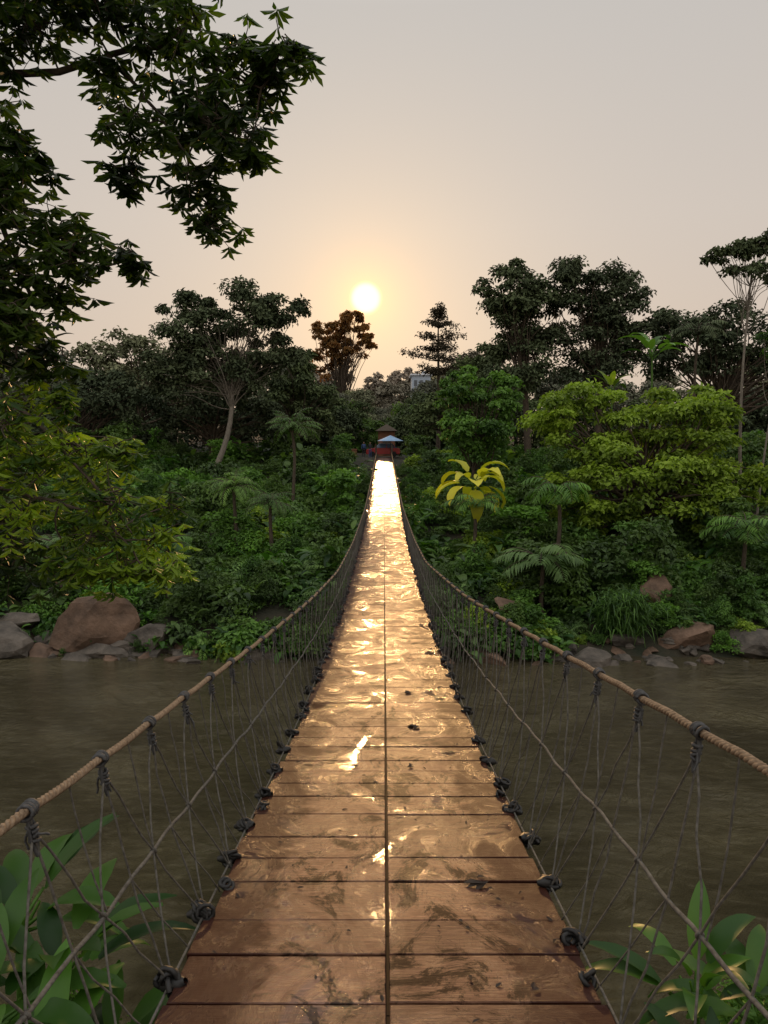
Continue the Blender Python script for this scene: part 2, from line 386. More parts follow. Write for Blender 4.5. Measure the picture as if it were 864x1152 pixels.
def pine(name,x,y,top,w):
    zb=float(hgt(x,y))-.3; e=empty(name,(x,y,zb)); fb=Batch();tb=Batch()
    tube(tb,[(x,y,zb),(x+.1,y,zb+5),(x-.05,y,top-3),(x,y,top)],[.28,.22,.1,.03],8)
    for k,(f,rr_) in enumerate(((.02,.4),(.10,.8),(.20,1.5),(.36,3.0),(.50,1.8),(.62,3.4),(.80,2.4))):
        z=top-f*9; m=4+k
        for q in range(m):
            a=q*6.28/m+U(0,.8); R=rr_*w*U(.6,1.25)
            c=np.array([x+math.cos(a)*R,y+math.sin(a)*R,z+.25+U(-.5,.5)])
            tube(tb,curve((x,y,z-.25),c,.05,5),np.linspace(.07,.015,5),5)
            for g in (.5,1.): clump(fb,np.array([x,y,z])*(1-g)+c*g,.55+.12*rr_,44,.34,U(0,.6),flat=.6)
    fb.obj("crown_foliage",M_pine,e);tb.obj("trunk_and_limbs",M_bark,e,True)
pine("pine_tree",6.4,85,25.6,1.0)
tree("broadleaf_tree",9.5,76,[(9.5,76,16,3.6,4,3.6,26),(12,76,18.6,2.5,3,2.6,14),(5,78,13,3,3,3,20)],.45,140,M_tall,.3)
tree("tall_forest_tree",14,69,[(11.8,69,24.2,3.2,3,3.8,30),(14.8,69,22.5,4.2,4,4.4,38),(13,70,17.5,4.2,4,4.0,32)],.42,160,M_tall,.4,cr=.33,fork=.55,lr=.3)
tree("tall_forest_tree",20.5,69,[(18.2,69,24.7,3.4,3,3.2,28),(21.8,69,23.4,3.4,3,3.8,30),(20,70,19,5.5,4,4.5,44),(24.5,69,20.2,3.2,3,3.4,24)],.42,160,M_tall,.4,cr=.33,fork=.55,lr=.3)
tree("broadleaf_tree",29,66,[(27.5,66,18.4,4.2,4,4.2,34),(32,66,19.4,4.5,4,4.5,38),(38,64,17,5,4,5,36)],.42,150,M_tall,.35)
tree("round_shade_tree",16.5,46,[(12.6,45.5,11.2,3.7,3.2,3.4,38),(19.2,45,11.4,4.2,3.3,3.3,42),(16,44,8,5.4,3.4,3.4,48),(21.4,44,6.4,3.6,3,3.4,34),(12.2,44.5,6.2,2.6,2.6,2.8,22)],.34,200,M_yel,.35,cr=.29,flat=.5)
tree("small_shade_tree",6.9,56,[(6.0,56,14,2.3,2.2,2.1,20),(8.8,56,13.3,2.5,2.2,2.2,22),(7,55,10.8,3.5,2.5,2.4,26)],.34,160,M_mid,.2,cr=.32)
tree("umbrella_tree",24.2,48,[(22.5,48,22.2,1.6,1.6,.6,9),(25,48,22.9,2.0,1.8,.9,12),(24.6,48,21.0,2.6,2,.8,10)],.32,110,M_tall,.13,M_barkpale,(-.2,0),fork=.8,cr=.50,flat=.4,lr=.4)
tree("thin_tree",25.8,49,[(26.8,49,17,1.3,1.4,1.8,10)],.32,120,M_mid,.09,M_barkpale,(-.1,0),fork=.7,cr=.5)
# ------------------------------------------------------------ palms, ferns, big leaves
def frond(b,base,az,el,L,ll,droop,n=16,lw=.09,t=.5,stem=None):
    u=np.linspace(0,1,n)
    ang=el-droop*u**1.3
    dx=np.cumsum(np.cos(ang))*L/n; dz=np.cumsum(np.sin(ang))*L/n
    h=np.array([math.cos(az),math.sin(az),0]); side=np.array([-h[1],h[0],0])
    P=np.asarray(base)+dx[:,None]*h+dz[:,None]*np.array([0,0,1.])
    T=unit(np.gradient(P,axis=0)); prof=ll*(np.sin(np.pi*np.clip(u*.9+.08,0,1))**.7)
    for s in (-1,1):
        d=unit(side*s*.9+T*.55+np.array([0,0,-.25])+rng.normal(0,.06,P.shape))
        nr=unit(np.cross(side*s,T)*s*-1+np.array([0,0,.8]))
        leaves(b,P,d,nr,prof*U(.85,1.1,n),lw*L/2,np.clip(t+U(-.2,.2,n),0,1),droop=.25)
    if stem is not None: tube(stem,np.vstack([base,P]),np.linspace(.012*L+.01,.006,n+1),4)
def bigleaf(b,base,az,el,L,W,droop,t=.5,stalk=.35,sb=None,n=8):
    u=np.linspace(0,1,n+1); ang=el-droop*u
    h=np.array([math.cos(az),math.sin(az),0]);side=np.array([-h[1],h[0],0])
    base=np.asarray(base,float)
    p0=base+stalk*L*(h*math.cos(el)+np.array([0,0,math.sin(el)]))
    if sb is not None: tube(sb,[base,(base+p0)/2,p0],[.02*L+.004,.016*L+.003,.012*L+.002],5)
    P=p0+np.cumsum(np.cos(ang))[:,None]*L/n*h+np.cumsum(np.sin(ang))[:,None]*L/n*np.array([0,0,1.])
    w=W*.5*np.sin(np.pi*np.clip(u**.8*.94+.05,0,1))**.8; w[-1]=.004
    nrm=np.cross(unit(np.gradient(P,axis=0)),side)*-1; nrm=np.where(nrm[:,2:]<0,-nrm,nrm)
    rip=rng.normal(0,.06,n+1)[:,None]*W
    A=P-side*w[:,None]+nrm*(w[:,None]*.35+rip*.4);Bv=P+side*w[:,None]+nrm*(w[:,None]*.35-rip*.4)
    V=np.concatenate([A,P,Bv]); m=n+1
    F=[(q,q+m,q+m+1,q+1) for q in range(n)]+[(q+m,q+2*m,q+2*m+1,q+m+1) for q in range(n)]
    b.add(V,F,t)
def palm_plant(name,x,y,z,nf,L,mat,ll=.5,droop=1.6,trunk=0,el=(.6,1.3),asp=.09):
    zb=float(hgt(x,y))-.1; e=empty(name,(x,y,zb)); fb=Batch();sb=Batch()
    c=np.array([x,y,z])
    for q in range(nf):
        frond(fb,c+rng.normal(0,.06,3),q*2.4+U(0,.4),U(*el),L*U(.75,1.1),ll,droop*U(.8,1.2),t=U(.2,.9),stem=sb,lw=asp)
    tube(sb,curve((x,y,zb),c,.03,6),np.linspace(.14,.10,6),7)
    fb.obj("fronds",mat,e); sb.obj("stem",M_bark,e,True)
palm_plant("palm_plant",-6.8,53,11.0,34,2.6,M_fern,.6,1.7,el=(.3,1.5),asp=.06)
palm_plant("palm_plant",-9.3,44,7.2,34,2.1,M_fern,.5,2.0,el=(.3,1.5),asp=.06)
palm_plant("palm_plant",-6.9,43,6.3,32,2.0,M_fern,.5,2.0,el=(.3,1.5),asp=.06)
palm_plant("palm_plant",-17.5,38,4.2,20,2.2,M_fern,.8,2.0)
palm_plant("palm_plant",-11.5,37.5,4.6,18,1.9,M_mid,.8,1.8)
palm_plant("palm_plant",19.5,38,5.2,22,2.6,M_mid,.9,2.0)
palm_plant("palm_plant",8.2,36.2,4.0,12,2.7,M_fern,1.0,1.5,asp=.13,el=(.3,1.0))
palm_plant("palm_plant",9.8,40,7.2,18,2.4,M_mid,.9,2.2)
palm_plant("palm_plant",26,60,19.0,18,3.0,M_tall,1.,1.8)
palm_plant("palm_plant",5.4,42,6.3,14,2.0,M_mid,.8,1.8)
def broad_plant(name,x,y,z,nl,L,W,mat,el=(.3,1.2),droop=1.2,zb=None,az=None):
    zb=float(hgt(x,y))-.1 if zb is None else zb
    e=empty(name,(x,y,zb)); fb=Batch();sb=Batch()
    tube(sb,curve((x,y,zb),(x,y,z),.02,6),np.linspace(.05,.03,6)*max(L,.6),7)
    for q in range(nl):
        a=(q*2.4+U(0,.5)) if az is None else U(*az)
        bigleaf(fb,(x,y,z-U(0,.25)*L),a,U(*el),L*U(.75,1.15),W*U(.8,1.1),droop*U(.6,1.3),t=U(0,1),sb=sb)
    fb.obj("leaf_blades",mat,e,True);sb.obj("stem",M_mid,e,True)
broad_plant("yellow_leaf_plant",5.5,44,7.6,17,2.1,.85,M_palmy,(-.3,1.1),1.5)
broad_plant("banana_plant",21.5,58,17.2,11,2.3,.7,M_mid,(.5,1.4),1.4)
broad_plant("banana_plant",18.0,57,14.2,9,1.6,.5,M_yel,(.6,1.4),1.2)
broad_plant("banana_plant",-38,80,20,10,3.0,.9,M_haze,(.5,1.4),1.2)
e=empty("grass_clump",(11.8,34.3,1.0)); fb=Batch(); n=1500
a=U(0,6.28,n)
r0=np.stack([11.8+rng.normal(0,.6,n),34.2+rng.normal(0,.4,n),np.full(n,1.0)+U(0,1.7,n)],-1)
leaves(fb,r0,np.stack([np.cos(a),np.sin(a),U(-.8,1.2,n)],-1),np.tile([0,0,1.],(n,1)),U(.5,1.1,n),.06,U(0,1,n),droop=.5)
fb.obj("blades",M_mid,e)
# ------------------------------------------------------------ undergrowth (instanced)
protos=[]
def bush_proto(nm,mat,kind):
    fb=Batch()
    if kind=='dome':
        for q in range(13):
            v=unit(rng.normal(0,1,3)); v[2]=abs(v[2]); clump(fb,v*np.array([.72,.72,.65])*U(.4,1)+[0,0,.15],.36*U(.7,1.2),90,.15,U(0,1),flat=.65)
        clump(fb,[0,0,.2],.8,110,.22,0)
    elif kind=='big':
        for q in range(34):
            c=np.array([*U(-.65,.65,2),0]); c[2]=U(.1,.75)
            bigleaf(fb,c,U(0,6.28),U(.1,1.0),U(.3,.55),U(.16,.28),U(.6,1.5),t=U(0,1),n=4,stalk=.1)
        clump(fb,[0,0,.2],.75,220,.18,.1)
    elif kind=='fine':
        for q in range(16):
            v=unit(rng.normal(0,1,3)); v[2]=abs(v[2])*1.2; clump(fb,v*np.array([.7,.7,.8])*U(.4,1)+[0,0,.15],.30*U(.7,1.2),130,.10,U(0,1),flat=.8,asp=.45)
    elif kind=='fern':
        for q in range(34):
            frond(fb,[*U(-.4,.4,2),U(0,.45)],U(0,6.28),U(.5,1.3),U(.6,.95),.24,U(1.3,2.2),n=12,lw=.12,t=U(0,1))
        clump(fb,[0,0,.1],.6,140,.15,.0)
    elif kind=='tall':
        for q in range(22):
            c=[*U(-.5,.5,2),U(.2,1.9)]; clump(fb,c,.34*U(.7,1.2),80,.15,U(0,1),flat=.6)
    return fb.mesh(nm,mat,kind=='big')
for k,(m,kd) in enumerate([(M_mid,'dome'),(M_dark,'dome'),(M_yel,'dome'),(M_mid,'big'),(M_banana,'big'),(M_fern,'fern'),(M_dark,'fine'),(M_mid,'fine'),(M_dark,'tall'),(M_fern,'dome'),(M_dark,'big'),(M_mid,'tall')]):
    protos.append(bush_proto("bush_mesh",m,kd))
und=empty("undergrowth")
wts=np.array([3,4,1.2,2.5,1,2.5,2,2,2.5,1.5,3,1.5]);wts/=wts.sum()
cnt=0
def place_bush(x,y,s,pi=None,dz=0):
    global cnt
    pi=int(rng.choice(len(protos),p=wts)) if pi is None else pi
    h=s*(1.1 if pi not in(8,11) else 2.2)
    z=float(hgt(x,y))-.15*s+dz
    if abs(x)<1.2+s and y<79:
        dzk=float(DZ(y))
        if z+h>dzk-.25:
            if abs(x)<1.0+s*.4 or z+h>dzk+1.6: return
    if 72<y<86 and abs(x)<3.2+s: return
    o=bpy.data.objects.new("bush_%d"%cnt,protos[pi]); cnt+=1
    root.objects.link(o); o.parent=und; o.location=(x,y,z); o.rotation_euler=(U(-.1,.1),U(-.1,.1),U(0,6.28)); o.scale=(s*U(.85,1.2),s*U(.85,1.2),s*U(.8,1.2))
yv=33.6
while yv<78:
    stp=1.5 if yv<45 else 2.2
    half=8+yv*.62
    for xv in np.arange(-half,half,stp):
        s=U(.8,2.0)*(1 if yv<38 else 1.25)
        if yv<35.5 and ((-20<xv<-10.5) or xv>8.5): 
            if U(0,1)<.5: continue
            s*=.55
        place_bush(xv+U(-.8,.8),yv+U(-.7,.7),s)
    yv+=stp
for q in range(70):
    place_bush(U(-9,8.5),U(32.9,34.3),U(.8,1.5))
for q in range(45):
    s_=rng.choice([-1,1]); place_bush(s_*U(2.6,7),U(38,72),U(1.2,2.0))
for q in range(110):
    s_=rng.choice([-1,1,1]); place_bush(s_*U(9,26),U(33.8,36.5),U(.5,1.3))
for q in range(60):
    place_bush(U(-16,14),U(89,104),U(2.0,3.4),int(rng.choice([1,8,6,0])))
for q in range(26):
    s_=rng.choice([-1,1]); place_bush(s_*U(2.2,9),U(-1,5.5),U(.5,.9))
bel=empty("background_forest")
tp=[]
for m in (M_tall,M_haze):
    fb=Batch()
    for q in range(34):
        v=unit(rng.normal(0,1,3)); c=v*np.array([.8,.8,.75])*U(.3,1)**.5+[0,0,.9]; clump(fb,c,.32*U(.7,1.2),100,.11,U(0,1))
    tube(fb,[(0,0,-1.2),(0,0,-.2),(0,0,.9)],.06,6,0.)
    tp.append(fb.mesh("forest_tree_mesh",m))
kk=0
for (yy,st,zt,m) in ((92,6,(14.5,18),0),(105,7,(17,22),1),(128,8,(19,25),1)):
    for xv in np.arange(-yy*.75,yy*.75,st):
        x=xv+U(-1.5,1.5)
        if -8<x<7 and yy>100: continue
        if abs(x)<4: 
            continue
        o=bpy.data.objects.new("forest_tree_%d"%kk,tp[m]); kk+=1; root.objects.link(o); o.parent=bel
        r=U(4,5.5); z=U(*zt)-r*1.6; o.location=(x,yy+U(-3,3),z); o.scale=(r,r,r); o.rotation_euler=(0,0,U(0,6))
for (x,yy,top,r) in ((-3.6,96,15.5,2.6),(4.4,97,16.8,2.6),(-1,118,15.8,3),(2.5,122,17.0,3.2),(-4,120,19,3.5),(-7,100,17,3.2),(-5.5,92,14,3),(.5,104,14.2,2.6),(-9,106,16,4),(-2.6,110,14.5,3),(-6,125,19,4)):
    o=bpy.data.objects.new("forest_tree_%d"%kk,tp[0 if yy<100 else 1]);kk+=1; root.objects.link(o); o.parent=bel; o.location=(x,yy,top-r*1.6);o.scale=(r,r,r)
# ------------------------------------------------------------ rocks
def rock(name,x,y,z,sx,sy,sz,mat,parent=None):
    bm=bmesh.new(); bmesh.ops.create_icosphere(bm,subdivisions=3,radius=1)
    ps=[unit(rng.normal(0,1,3)) for _ in range(14)]; dd=U(.42,.85,14); o=U(0,6,3)
    for v in bm.verts:
        c=np.array(v.co)
        for p_,d_ in zip(ps,dd):
            k=c@p_
            if k>d_: c=c-p_*(k-d_)*.97
        c=c*(1+.04*math.sin(c[0]*7+o[0])*math.sin(c[1]*8+o[1])+.03*math.sin(c[2]*15+o[2]))
        v.co=Vector(c*np.array([sx,sy,sz]))
    me=bpy.data.meshes.new(name); bm.to_mesh(me); bm.free(); me.materials.append(mat)
    ob=bpy.data.objects.new(name,me); ob.location=(x,y,z); ob.rotation_euler=(U(-.2,.2),U(-.2,.2),U(0,6.28) if sx<1.4 else U(-.2,.2))
    root.objects.link(ob)
    if parent: ob.parent=parent
    return ob
rk=empty("riverbank_rocks")
for q in range(280):
    if q<120: x=U(-24,-9)
    elif q<245: x=U(8,28)
    else: x=U(-11,9)
    y_=32.0+U(0,2.6)-.6*math.sin(x*.13+1); s=np.exp(rng.normal(-1.1,.55)); s=float(min(max(s,.12),1.1))
    z=float(hgt(x,y_))+s*.1
    rock("rock_%d"%q,x,y_,max(z,-.05),s*U(1,2.0),s,s*U(.5,1.0),M_rock if U(0,1)<.75 else M_rockb,rk)
rock("boulder",-14.2,33.8,1.2,2.3,1.5,2.0,M_rockb)
rock("boulder",-18.2,33.6,.6,2.0,1.4,1.2,M_rock)
rock("boulder",-11.4,33.8,.5,1.5,1.0,.9,M_rock)
rock("boulder",13.8,36.0,2.4,1.2,1.0,1.2,M_rockb)
rock("boulder",14.4,33.6,.7,1.6,1.2,1.0,M_rockb)
rock("boulder",17.8,33.6,.6,2.0,1.3,.9,M_rock)
rock("boulder",6.3,35.0,1.8,1.2,1.0,.8,M_rockb)
# ------------------------------------------------------------ foreground overhanging tree
def whorl_twigs(fb,tb,c,r,ntw,ls,t0):
    c=np.asarray(c,float)
    for q in range(ntw):
        v=unit(rng.normal(0,1,3)*np.array([1,.8,.8])); p=c+v*r*U(.35,1.1)
        st=c+rng.normal(0,.05,3)
        Q=curve(st,p,.12,5); tube(tb,Q,np.linspace(.006,.0025,5),4)
        dv=unit(Q[-1]-Q[-2]+np.array([0,0,-.25])); tw=np.clip(t0+U(-.35,.35),0,1)
        for (f,cn) in ((1.0,8),(.62,3)):
            base=Q[-1] if f==1. else Q[2]
            n=cn; a=np.arange(n)*2.4+U(0,6)
            A=unit(np.cross(dv,[.2,.3,.9]));B=np.cross(dv,A)
            d=dv*U(.25,.9,n)[:,None]+np.cos(a)[:,None]*A+np.sin(a)[:,None]*B+np.array([0,0,-.2])
            nr=np.tile(dv+np.array([0,0,.5]),(n,1))+rng.normal(0,.25,(n,3))
            L=ls*U(.6,1.15,n)
            leaves(fb,np.tile(base,(n,1))+rng.normal(0,.008,(n,3)),d,nr,L,L*.30,np.clip(tw+U(-.25,.25,n),0,1),near=True,droop=.22)
ft=empty("overhanging_tree",(-5.2,5.6,3.0))
fbd=Batch();fbl=Batch();tb=Batch()
tr_=curve((-5.2,5.6,2.6),(-4.4,6.0,13.2),.03,14); tube(tb,tr_,np.linspace(.22,.12,14),10)
def limb(path,r0,r1):
    P=np.array(path,float); u=np.linspace(0,1,len(P)); uu=np.linspace(0,1,24)
    Q=np.stack([np.interp(uu,u,P[:,k]) for k in range(3)],-1)
    for _ in range(3): Q[1:-1]=(Q[:-2]+Q[1:-1]*2+Q[2:])/4
    Q[1:-1]+=rng.normal(0,.008,Q[1:-1].shape)
    tube(tb,Q,np.linspace(r0,r1,24),7); return Q
L1=limb([(-4.4,6,12.6),(-3.4,6,12.95),(-2.6,6.1,13.0),(-1.9,6,13.2),(-1.35,5.9,12.95),(-.95,5.8,12.75)],.040,.008)
L2=limb([(-4.4,6,13.1),(-3.2,6.2,13.7),(-2.2,6.2,13.85),(-1.3,6.2,13.9)],.045,.010)
L3=limb([(-4.5,6,11.6),(-3.4,6,11.9),(-2.8,5.9,11.7),(-2.35,5.9,11.3)],.04,.010)
L4=limb([(-4.6,5.9,10.2),(-3.5,5.8,10.5),(-2.8,5.7,10.25),(-2.3,5.6,9.7),(-2.0,5.6,9.3)],.024,.006)
L5=limb([(-4.6,5.9,9.4),(-3.5,5.8,9.75),(-2.9,5.7,9.6),(-2.2,5.6,9.45),(-1.9,5.6,9.0)],.024,.006)
L6=limb([(-2.2,6.0,13.1),(-1.9,6.0,12.75),(-1.6,5.9,12.35),(-1.45,5.9,11.95)],.018,.006)
L7=limb([(-3.2,6.0,12.0),(-2.9,6.0,11.2),(-3.0,5.9,10.7)],.025,.008)
L8=limb([(-4.8,6.3,9.0),(-4.0,6.6,9.3),(-3.5,6.7,9.1),(-3.1,6.8,8.8)],.028,.007)
allp=np.concatenate([L1,L2,L3,L4,L5,L6,L7,L8])
dark_cl=[(-3.2,13.6,.42),(-2.8,13.7,.42),(-2.4,13.65,.38),(-2.0,13.75,.38),(-1.65,13.85,.28),(-1.4,13.8,.2),(-2.7,13.3,.35),(-3.2,13.1,.4),(-2.45,13.35,.28),(-3.1,13.35,.35),
 (-2.1,13.3,.28),(-1.8,13.15,.3),(-1.5,13.1,.3),(-1.15,13.0,.27),(-.9,12.85,.22),(-1.2,12.7,.3),(-1.5,12.8,.27),(-1.3,12.4,.27),(-1.5,12.1,.25),(-1.4,11.85,.22),(-1.75,12.6,.22),(-1.95,12.5,.26),(-2.1,12.25,.2),(-1.1,12.35,.18),(-.75,12.95,.2),(-2.25,12.95,.2),
 (-3.2,12.6,.35),(-3.1,12.2,.38),(-3.3,11.8,.42),(-2.9,11.85,.34),(-2.6,11.65,.28),(-2.4,11.45,.22),(-3.2,11.4,.42),(-2.9,11.3,.32),(-3.0,10.95,.35),(-3.3,10.85,.35),(-2.8,12.2,.22),(-2.65,11.2,.24),(-2.75,10.95,.2),(-3.35,12.2,.4),(-3.25,11.05,.4),(-2.2,11.55,.15),(-2.85,10.75,.2),
 (-3.6,10.3,.4),(-3.7,9.8,.4),(-3.6,9.3,.4),(-3.3,9.1,.35),(-3.7,8.9,.35),(-3.1,8.85,.25)]
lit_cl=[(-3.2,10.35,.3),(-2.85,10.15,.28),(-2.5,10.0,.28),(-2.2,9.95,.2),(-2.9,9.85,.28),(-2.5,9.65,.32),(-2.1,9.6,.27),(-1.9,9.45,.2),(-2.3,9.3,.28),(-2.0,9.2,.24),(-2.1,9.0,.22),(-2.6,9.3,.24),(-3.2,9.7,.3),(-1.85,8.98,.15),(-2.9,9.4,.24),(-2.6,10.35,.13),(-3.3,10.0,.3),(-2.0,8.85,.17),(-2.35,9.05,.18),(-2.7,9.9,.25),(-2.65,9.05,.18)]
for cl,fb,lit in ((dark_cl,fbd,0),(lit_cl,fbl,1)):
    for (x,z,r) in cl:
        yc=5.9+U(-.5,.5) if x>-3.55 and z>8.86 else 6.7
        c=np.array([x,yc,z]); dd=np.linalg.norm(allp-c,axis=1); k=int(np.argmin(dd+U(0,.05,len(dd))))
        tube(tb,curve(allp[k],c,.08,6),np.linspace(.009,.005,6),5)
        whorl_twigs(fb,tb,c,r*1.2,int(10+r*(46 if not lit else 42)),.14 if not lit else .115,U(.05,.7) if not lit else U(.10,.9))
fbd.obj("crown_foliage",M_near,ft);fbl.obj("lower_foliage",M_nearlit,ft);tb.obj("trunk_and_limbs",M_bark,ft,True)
def fplant(name,x,y,z,nl,L,W,el=(.2,1.2)):
    broad_plant(name,x,y,z,nl,L,W,M_banana,el,1.0)
fplant("broadleaf_plant",-1.62,3.3,7.35,14,.46,.14)
fplant("broadleaf_plant",-1.42,2.7,7.30,14,.40,.13)
fplant("broadleaf_plant",-1.95,3.6,7.45,13,.46,.15)
fplant("broadleaf_plant",-1.75,2.9,7.50,12,.42,.14)
fplant("broadleaf_plant",-1.30,3.1,7.10,12,.38,.12)
fplant("broadleaf_plant",1.55,3.3,7.25,11,.38,.12,(.5,1.3))
fplant("broadleaf_plant",1.8,3.2,7.25,12,.38,.12)
fplant("broadleaf_plant",1.45,2.8,7.15,10,.32,.10)
for (x,y_,s) in ((-1.7,3.4,.45),(-1.35,2.9,.35),(-1.95,2.9,.45),(1.75,3.1,.36),(1.5,2.7,.3),(2.0,3.6,.4)):
    o=bpy.data.objects.new("bush_n",protos[7]);root.objects.link(o);o.parent=und;o.location=(x,y_,7.0-.25*(y_-2.7)-.05);o.scale=(s,s,s)
# ------------------------------------------------------------ far-end objects
def pbox(bm,c,s,rot=0):
    r=bmesh.ops.create_cube(bm,size=1,matrix=Matrix.Translation(c)@Matrix.Rotation(rot,4,'Z')@Matrix.Diagonal((*s,1)))
    return r['verts']
def bmobj(name,bm,mat,parent,bev=0,smooth=False):
    me=bpy.data.meshes.new(name); bm.to_mesh(me); bm.free(); me.materials.append(mat)
    o=bpy.data.objects.new(name,me); link(o,parent)
    if bev: m=o.modifiers.new("b",'BEVEL'); m.width=bev; m.segments=3
    return o
M_red=simple("paint_red",(.35,.03,.03),(.30,.025,.025),3,.3,0); M_glass=simple("glass_blue",(.10,.16,.24),(.08,.12,.18),2,.1,0); M_white=simple("paint_white",(.75,.78,.82),(.6,.65,.72),2,.4,0)
M_tarp=simple("tarp_blue",(.30,.48,.70),(.22,.38,.60),2,.6,0)
M_black=simple("tyre",(.02,.02,.02),(.012,.012,.012),20,.8,0); M_brick=simple("brick_brown",(.24,.11,.06),(.15,.07,.04),4,.85,.4,.02)
car=empty("parked_car",(-.1,79.5,8.62)); ox,oy,oz=-.1,79.5,8.62
def prof(pts,w,name,mat,taper=0):
    bm=bmesh.new(); L=[];n=len(pts)
    for s in (-1,1):
        L.append([bm.verts.new((ox+p[0],oy+s*(w/2-(taper if p[1]>1.0 else 0)),oz+p[1])) for p in pts])
    bm.faces.new(L[0]);bm.faces.new(L[1][::-1])
    for q in range(n): bm.faces.new((L[0][q],L[1][q],L[1][(q+1)%n],L[0][(q+1)%n]))
    bmesh.ops.recalc_face_normals(bm,faces=bm.faces)
    return bmobj(name,bm,mat,car,.04)
prof([(-1.85,.3),(-1.9,.65),(-1.8,.85),(-1.0,.98),(1.5,1.0),(1.85,.92),(1.9,.5),(1.8,.3)],1.6,"body",M_red)
prof([(-1.0,.99),(-.4,1.46),(1.0,1.46),(1.55,1.0)],1.5,"windows",M_glass,.12)
prof([(-.45,1.465),(-.35,1.54),(.95,1.54),(1.08,1.465)],1.36,"roof",M_white,.04)
bm=bmesh.new()
for a in (-1.2,1.2):
    for s in (-1,1): bmesh.ops.create_cone(bm,cap_ends=True,segments=20,radius1=.31,radius2=.31,depth=.2,matrix=Matrix.Translation((ox+a,oy+s*.74,oz+.31))@Matrix.Rotation(math.pi/2,4,'X'))
bmobj("wheels",bm,M_black,car,.03)
bm=bmesh.new()
for a in (-1.0,.3,1.2): pbox(bm,(ox+a*.95+.1,oy-.755,oz+1.2),(.06,.03,.5))
bmobj("pillars",bm,M_red,car)
um=empty("parasol",(.7,78.4,8.6)); b=Batch(); tube(b,[(.7,78.4,8.5),(.7,78.4,9.6),(.7,78.4,10.75)],.03,8)
for q in range(8):
    a=q*math.pi/4; tube(b,[(.7,78.4,10.80),(.7+.65*math.cos(a),78.4+.65*math.sin(a),10.60),(.7+1.25*math.cos(a),78.4+1.25*math.sin(a),10.40)],.012,4)
b.obj("pole_and_ribs",M_bark,um)
bm=bmesh.new(); bmesh.ops.create_cone(bm,cap_ends=False,segments=8,radius1=1.45,radius2=.05,depth=.6,matrix=Matrix.Translation((.7,78.4,10.68))); bmobj("canopy",bm,M_tarp,um)
def person(name,x,y,z,shirt,trous):
    e=empty(name,(x,y,z))
    def skin(nm,pts,edges,rad,mat):
        me=bpy.data.meshes.new(nm); me.from_pydata([(x+p[0],y+p[1],z+p[2]) for p in pts],edges,[]); me.materials.append(mat)
        o=link(bpy.data.objects.new(nm,me),e); m=o.modifiers.new("s",'SKIN')
        for q,r in enumerate(rad): me.skin_vertices[0].data[q].radius=(r,r*.8)
        me.skin_vertices[0].data[0].use_root=True
        o.modifiers.new("ss",'SUBSURF').levels=1; return o
    skin("shirt_torso",[(0,0,.95),(0,0,1.15),(0,0,1.36),(-.18,0,1.38),(.18,0,1.38),(-.24,-.02,1.12),(.24,-.02,1.12),(-.22,-.12,.9),(.22,-.1,.9)],[(0,1),(1,2),(2,3),(2,4),(3,5),(4,6),(5,7),(6,8)],[.16,.15,.14,.06,.06,.045,.045,.035,.035],shirt)
    skin("legs",[(0,0,.93),(-.09,0,.85),(.09,0,.85),(-.1,-.01,.47),(.1,-.03,.47),(-.1,0,.06),(.1,0,.06),(-.1,-.14,.04),(.1,-.14,.04)],[(0,1),(0,2),(1,3),(2,4),(3,5),(4,6),(5,7),(6,8)],[.13,.09,.09,.06,.06,.045,.045,.04,.04],trous)
    skin("head",[(0,0,1.42),(0,0,1.5),(0,-.01,1.58),(0,0,1.67)],[(0,1),(1,2),(2,3)],[.05,.055,.09,.085],M_skin)
M_skin=simple("skin",(.30,.17,.11),(.26,.14,.09),5,.6,0);M_blue=simple("cloth_blue",(.05,.09,.22),(.04,.07,.17),9,.8,0);M_drk=simple("cloth_dark",(.03,.03,.04),(.02,.02,.025),9,.8,0)
person("standing_person",-2.2,77.5,float(hgt(-2.2,77.5))+.03,M_blue,M_drk)
person("standing_person",-1.5,77.2,float(hgt(-1.5,77.2))+.03,M_drk,M_blue)
w=empty("brick_wall",(-3.2,77,8)); bm=bmesh.new(); pbox(bm,(-3.9,76.4,8.6),(2.0,.3,1.6)); pbox(bm,(-3.9,76.4,9.46),(2.1,.4,.12)); bmobj("wall",bm,M_brick,w,.02)
kq=empty("wooden_kiosk",(0,86,8.7)); bm=bmesh.new()
pbox(bm,(.3,86,10.1),(2.0,1.8,3.0)); bmobj("walls",bm,M_brick,kq)
bm=bmesh.new(); pbox(bm,(.3,85.08,9.7),(.8,.06,1.9)); bmobj("door",bm,M_bark,kq)
bm=bmesh.new(); bmesh.ops.create_cone(bm,cap_ends=True,segments=4,radius1=1.9,radius2=.1,depth=.8,matrix=Matrix.Translation((.3,86,12.0))@Matrix.Rotation(math.pi/4,4,'Z')); bmobj("roof",bm,M_bark,kq)
M_house=simple("house_wall",(.46,.54,.64),(.38,.46,.56),1,.8,0);M_win=simple("window_dark",(.12,.14,.17),(.10,.12,.14),1,.3,0)
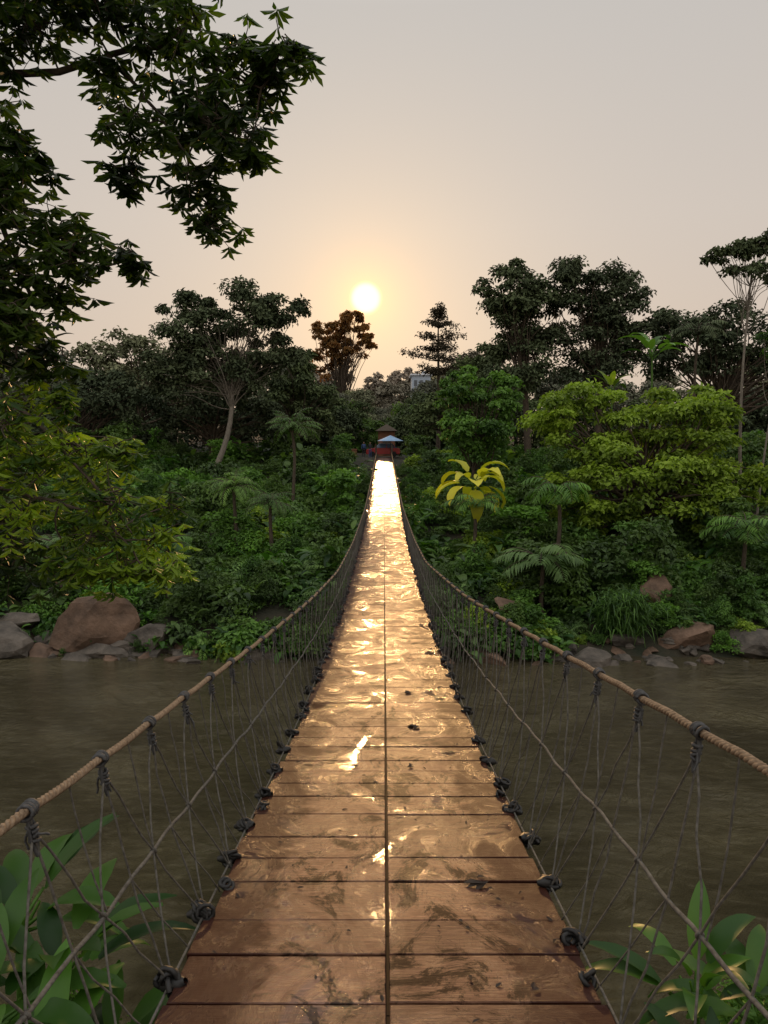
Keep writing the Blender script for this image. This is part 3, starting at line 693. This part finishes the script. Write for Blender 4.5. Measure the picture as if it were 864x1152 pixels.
def house(name,x,y,zb,zt,w,roofm):
    e=empty(name,(x,y,zb)); bm=bmesh.new(); pbox(bm,(x,y,(zb+zt)/2),(w,6,zt-zb)); bmobj("walls",bm,M_house,e)
    bm=bmesh.new(); pbox(bm,(x,y,zt+.15),(w+.7,6.7,.3)); pbox(bm,(x+w*.2,y,zt+.7),(w*.3,2,.8)); bmobj("roof",bm,roofm,e,.03)
    bm=bmesh.new(); bt=bmesh.new(); n=int((zt-zb)//3)
    for f in range(n):
        for q in (-.3,0,.3):
            pbox(bm,(x+q*w,y-3.0,zt-1.6-f*3),(w*.17,.08,1.3)); pbox(bt,(x+q*w,y-3.05,zt-2.32-f*3),(w*.2,.16,.09))
    bmobj("windows",bm,M_win,e); bmobj("sills",bt,M_white,e)
house("apartment_house",7.6,150,10,24.0,3.8,M_white)
# ------------------------------------------------------------ light & sky
sv=Vector((-.0245,.9803,.196)).normalized(); el=math.asin(sv.z)
L=bpy.data.lights.new("sun",'SUN'); L.energy=1.5; L.angle=math.radians(1.2); L.color=(1,.56,.22)
lo=bpy.data.objects.new("sun",L); root.objects.link(lo); lo.location=sv*100; lo.rotation_euler=sv.to_track_quat('Z','Y').to_euler()
w=bpy.data.worlds.new("World"); scene.world=w; w.use_nodes=True; nt=w.node_tree; bg=nt.nodes["Background"]; out=nt.nodes["World Output"]
tc=N(nt,"ShaderNodeTexCoord"); nv=N(nt,"ShaderNodeVectorMath",operation='NORMALIZE'); nt.links.new(tc.outputs["Generated"],nv.inputs[0])
sx=N(nt,"ShaderNodeSeparateXYZ"); nt.links.new(nv.outputs[0],sx.inputs[0])
grad=ramp(nt,sx.outputs[2],[(0,(.62,.50,.40)),(.12,(.63,.52,.43)),(.28,(.61,.54,.48)),(.50,(.55,.52,.49)),(.62,(.72,.70,.68)),(1,(.95,.94,.94))])
dt=N(nt,"ShaderNodeVectorMath",operation='DOT_PRODUCT'); nt.links.new(nv.outputs[0],dt.inputs[0]); dt.inputs[1].default_value=sv
ac=N(nt,"ShaderNodeMath",operation='ARCCOSINE'); nt.links.new(dt.outputs["Value"],ac.inputs[0])
dg=N(nt,"ShaderNodeMath",operation='MULTIPLY'); nt.links.new(ac.outputs[0],dg.inputs[0]); dg.inputs[1].default_value=180/math.pi
def expo(width,pw=1):
    a=N(nt,"ShaderNodeMath",operation='DIVIDE'); nt.links.new(dg.outputs[0],a.inputs[0]); a.inputs[1].default_value=width
    p=N(nt,"ShaderNodeMath",operation='POWER'); nt.links.new(a.outputs[0],p.inputs[0]); p.inputs[1].default_value=pw
    m=N(nt,"ShaderNodeMath",operation='MULTIPLY'); nt.links.new(p.outputs[0],m.inputs[0]); m.inputs[1].default_value=-1
    e=N(nt,"ShaderNodeMath",operation='EXPONENT'); nt.links.new(m.outputs[0],e.inputs[0]); return e.outputs[0]
def scaled(f,c):
    v=N(nt,"ShaderNodeVectorMath",operation='SCALE'); v.inputs[0].default_value=c; nt.links.new(f,v.inputs["Scale"]); return v.outputs[0]
def vadd(a,b_):
    v=N(nt,"ShaderNodeVectorMath",operation='ADD'); nt.links.new(a,v.inputs[0]);nt.links.new(b_,v.inputs[1]); return v.outputs[0]
mp=N(nt,"ShaderNodeMapRange"); nt.links.new(sx.outputs[1],mp.inputs[0]); mp.inputs[1].default_value=-.6; mp.inputs[2].default_value=.6; mp.inputs[3].default_value=1.3; mp.inputs[4].default_value=1.0
g2=N(nt,"ShaderNodeVectorMath",operation='SCALE'); nt.links.new(grad,g2.inputs[0]); nt.links.new(mp.outputs[0],g2.inputs["Scale"])
tot=vadd(g2.outputs[0],scaled(expo(1.10,9),(4.0,1.8,.50)))
tot=vadd(tot,scaled(expo(1.9,1.2),(.70,.28,.0)))
tot=vadd(tot,scaled(expo(7.5,1.2),(.19,.070,-.04)))
nt.links.new(tot,bg.inputs[0]); bg.inputs[1].default_value=1.0
sky=N(nt,"ShaderNodeTexSky",sky_type='NISHITA'); sky.sun_disc=False; sky.sun_elevation=el; sky.sun_rotation=math.radians(-1.4); sky.dust_density=4
b2=N(nt,"ShaderNodeBackground"); nt.links.new(sky.outputs[0],b2.inputs[0]); b2.inputs[1].default_value=.003
ad=N(nt,"ShaderNodeAddShader"); nt.links.new(bg.outputs[0],ad.inputs[0]);nt.links.new(b2.outputs[0],ad.inputs[1]);nt.links.new(ad.outputs[0],out.inputs[0])
# ------------------------------------------------------------ camera
cam=bpy.data.cameras.new("camera"); cam.sensor_fit='VERTICAL'; cam.sensor_height=36; cam.lens=25; cam.clip_start=.05; cam.clip_end=6000
co=bpy.data.objects.new("camera",cam); root.objects.link(co); co.location=(0,0,CAMZ); co.rotation_euler=(math.radians(90-5.43),0,0)
scene.camera=co
scene.view_settings.view_transform='Standard'; scene.view_settings.look='None'; scene.view_settings.exposure=0
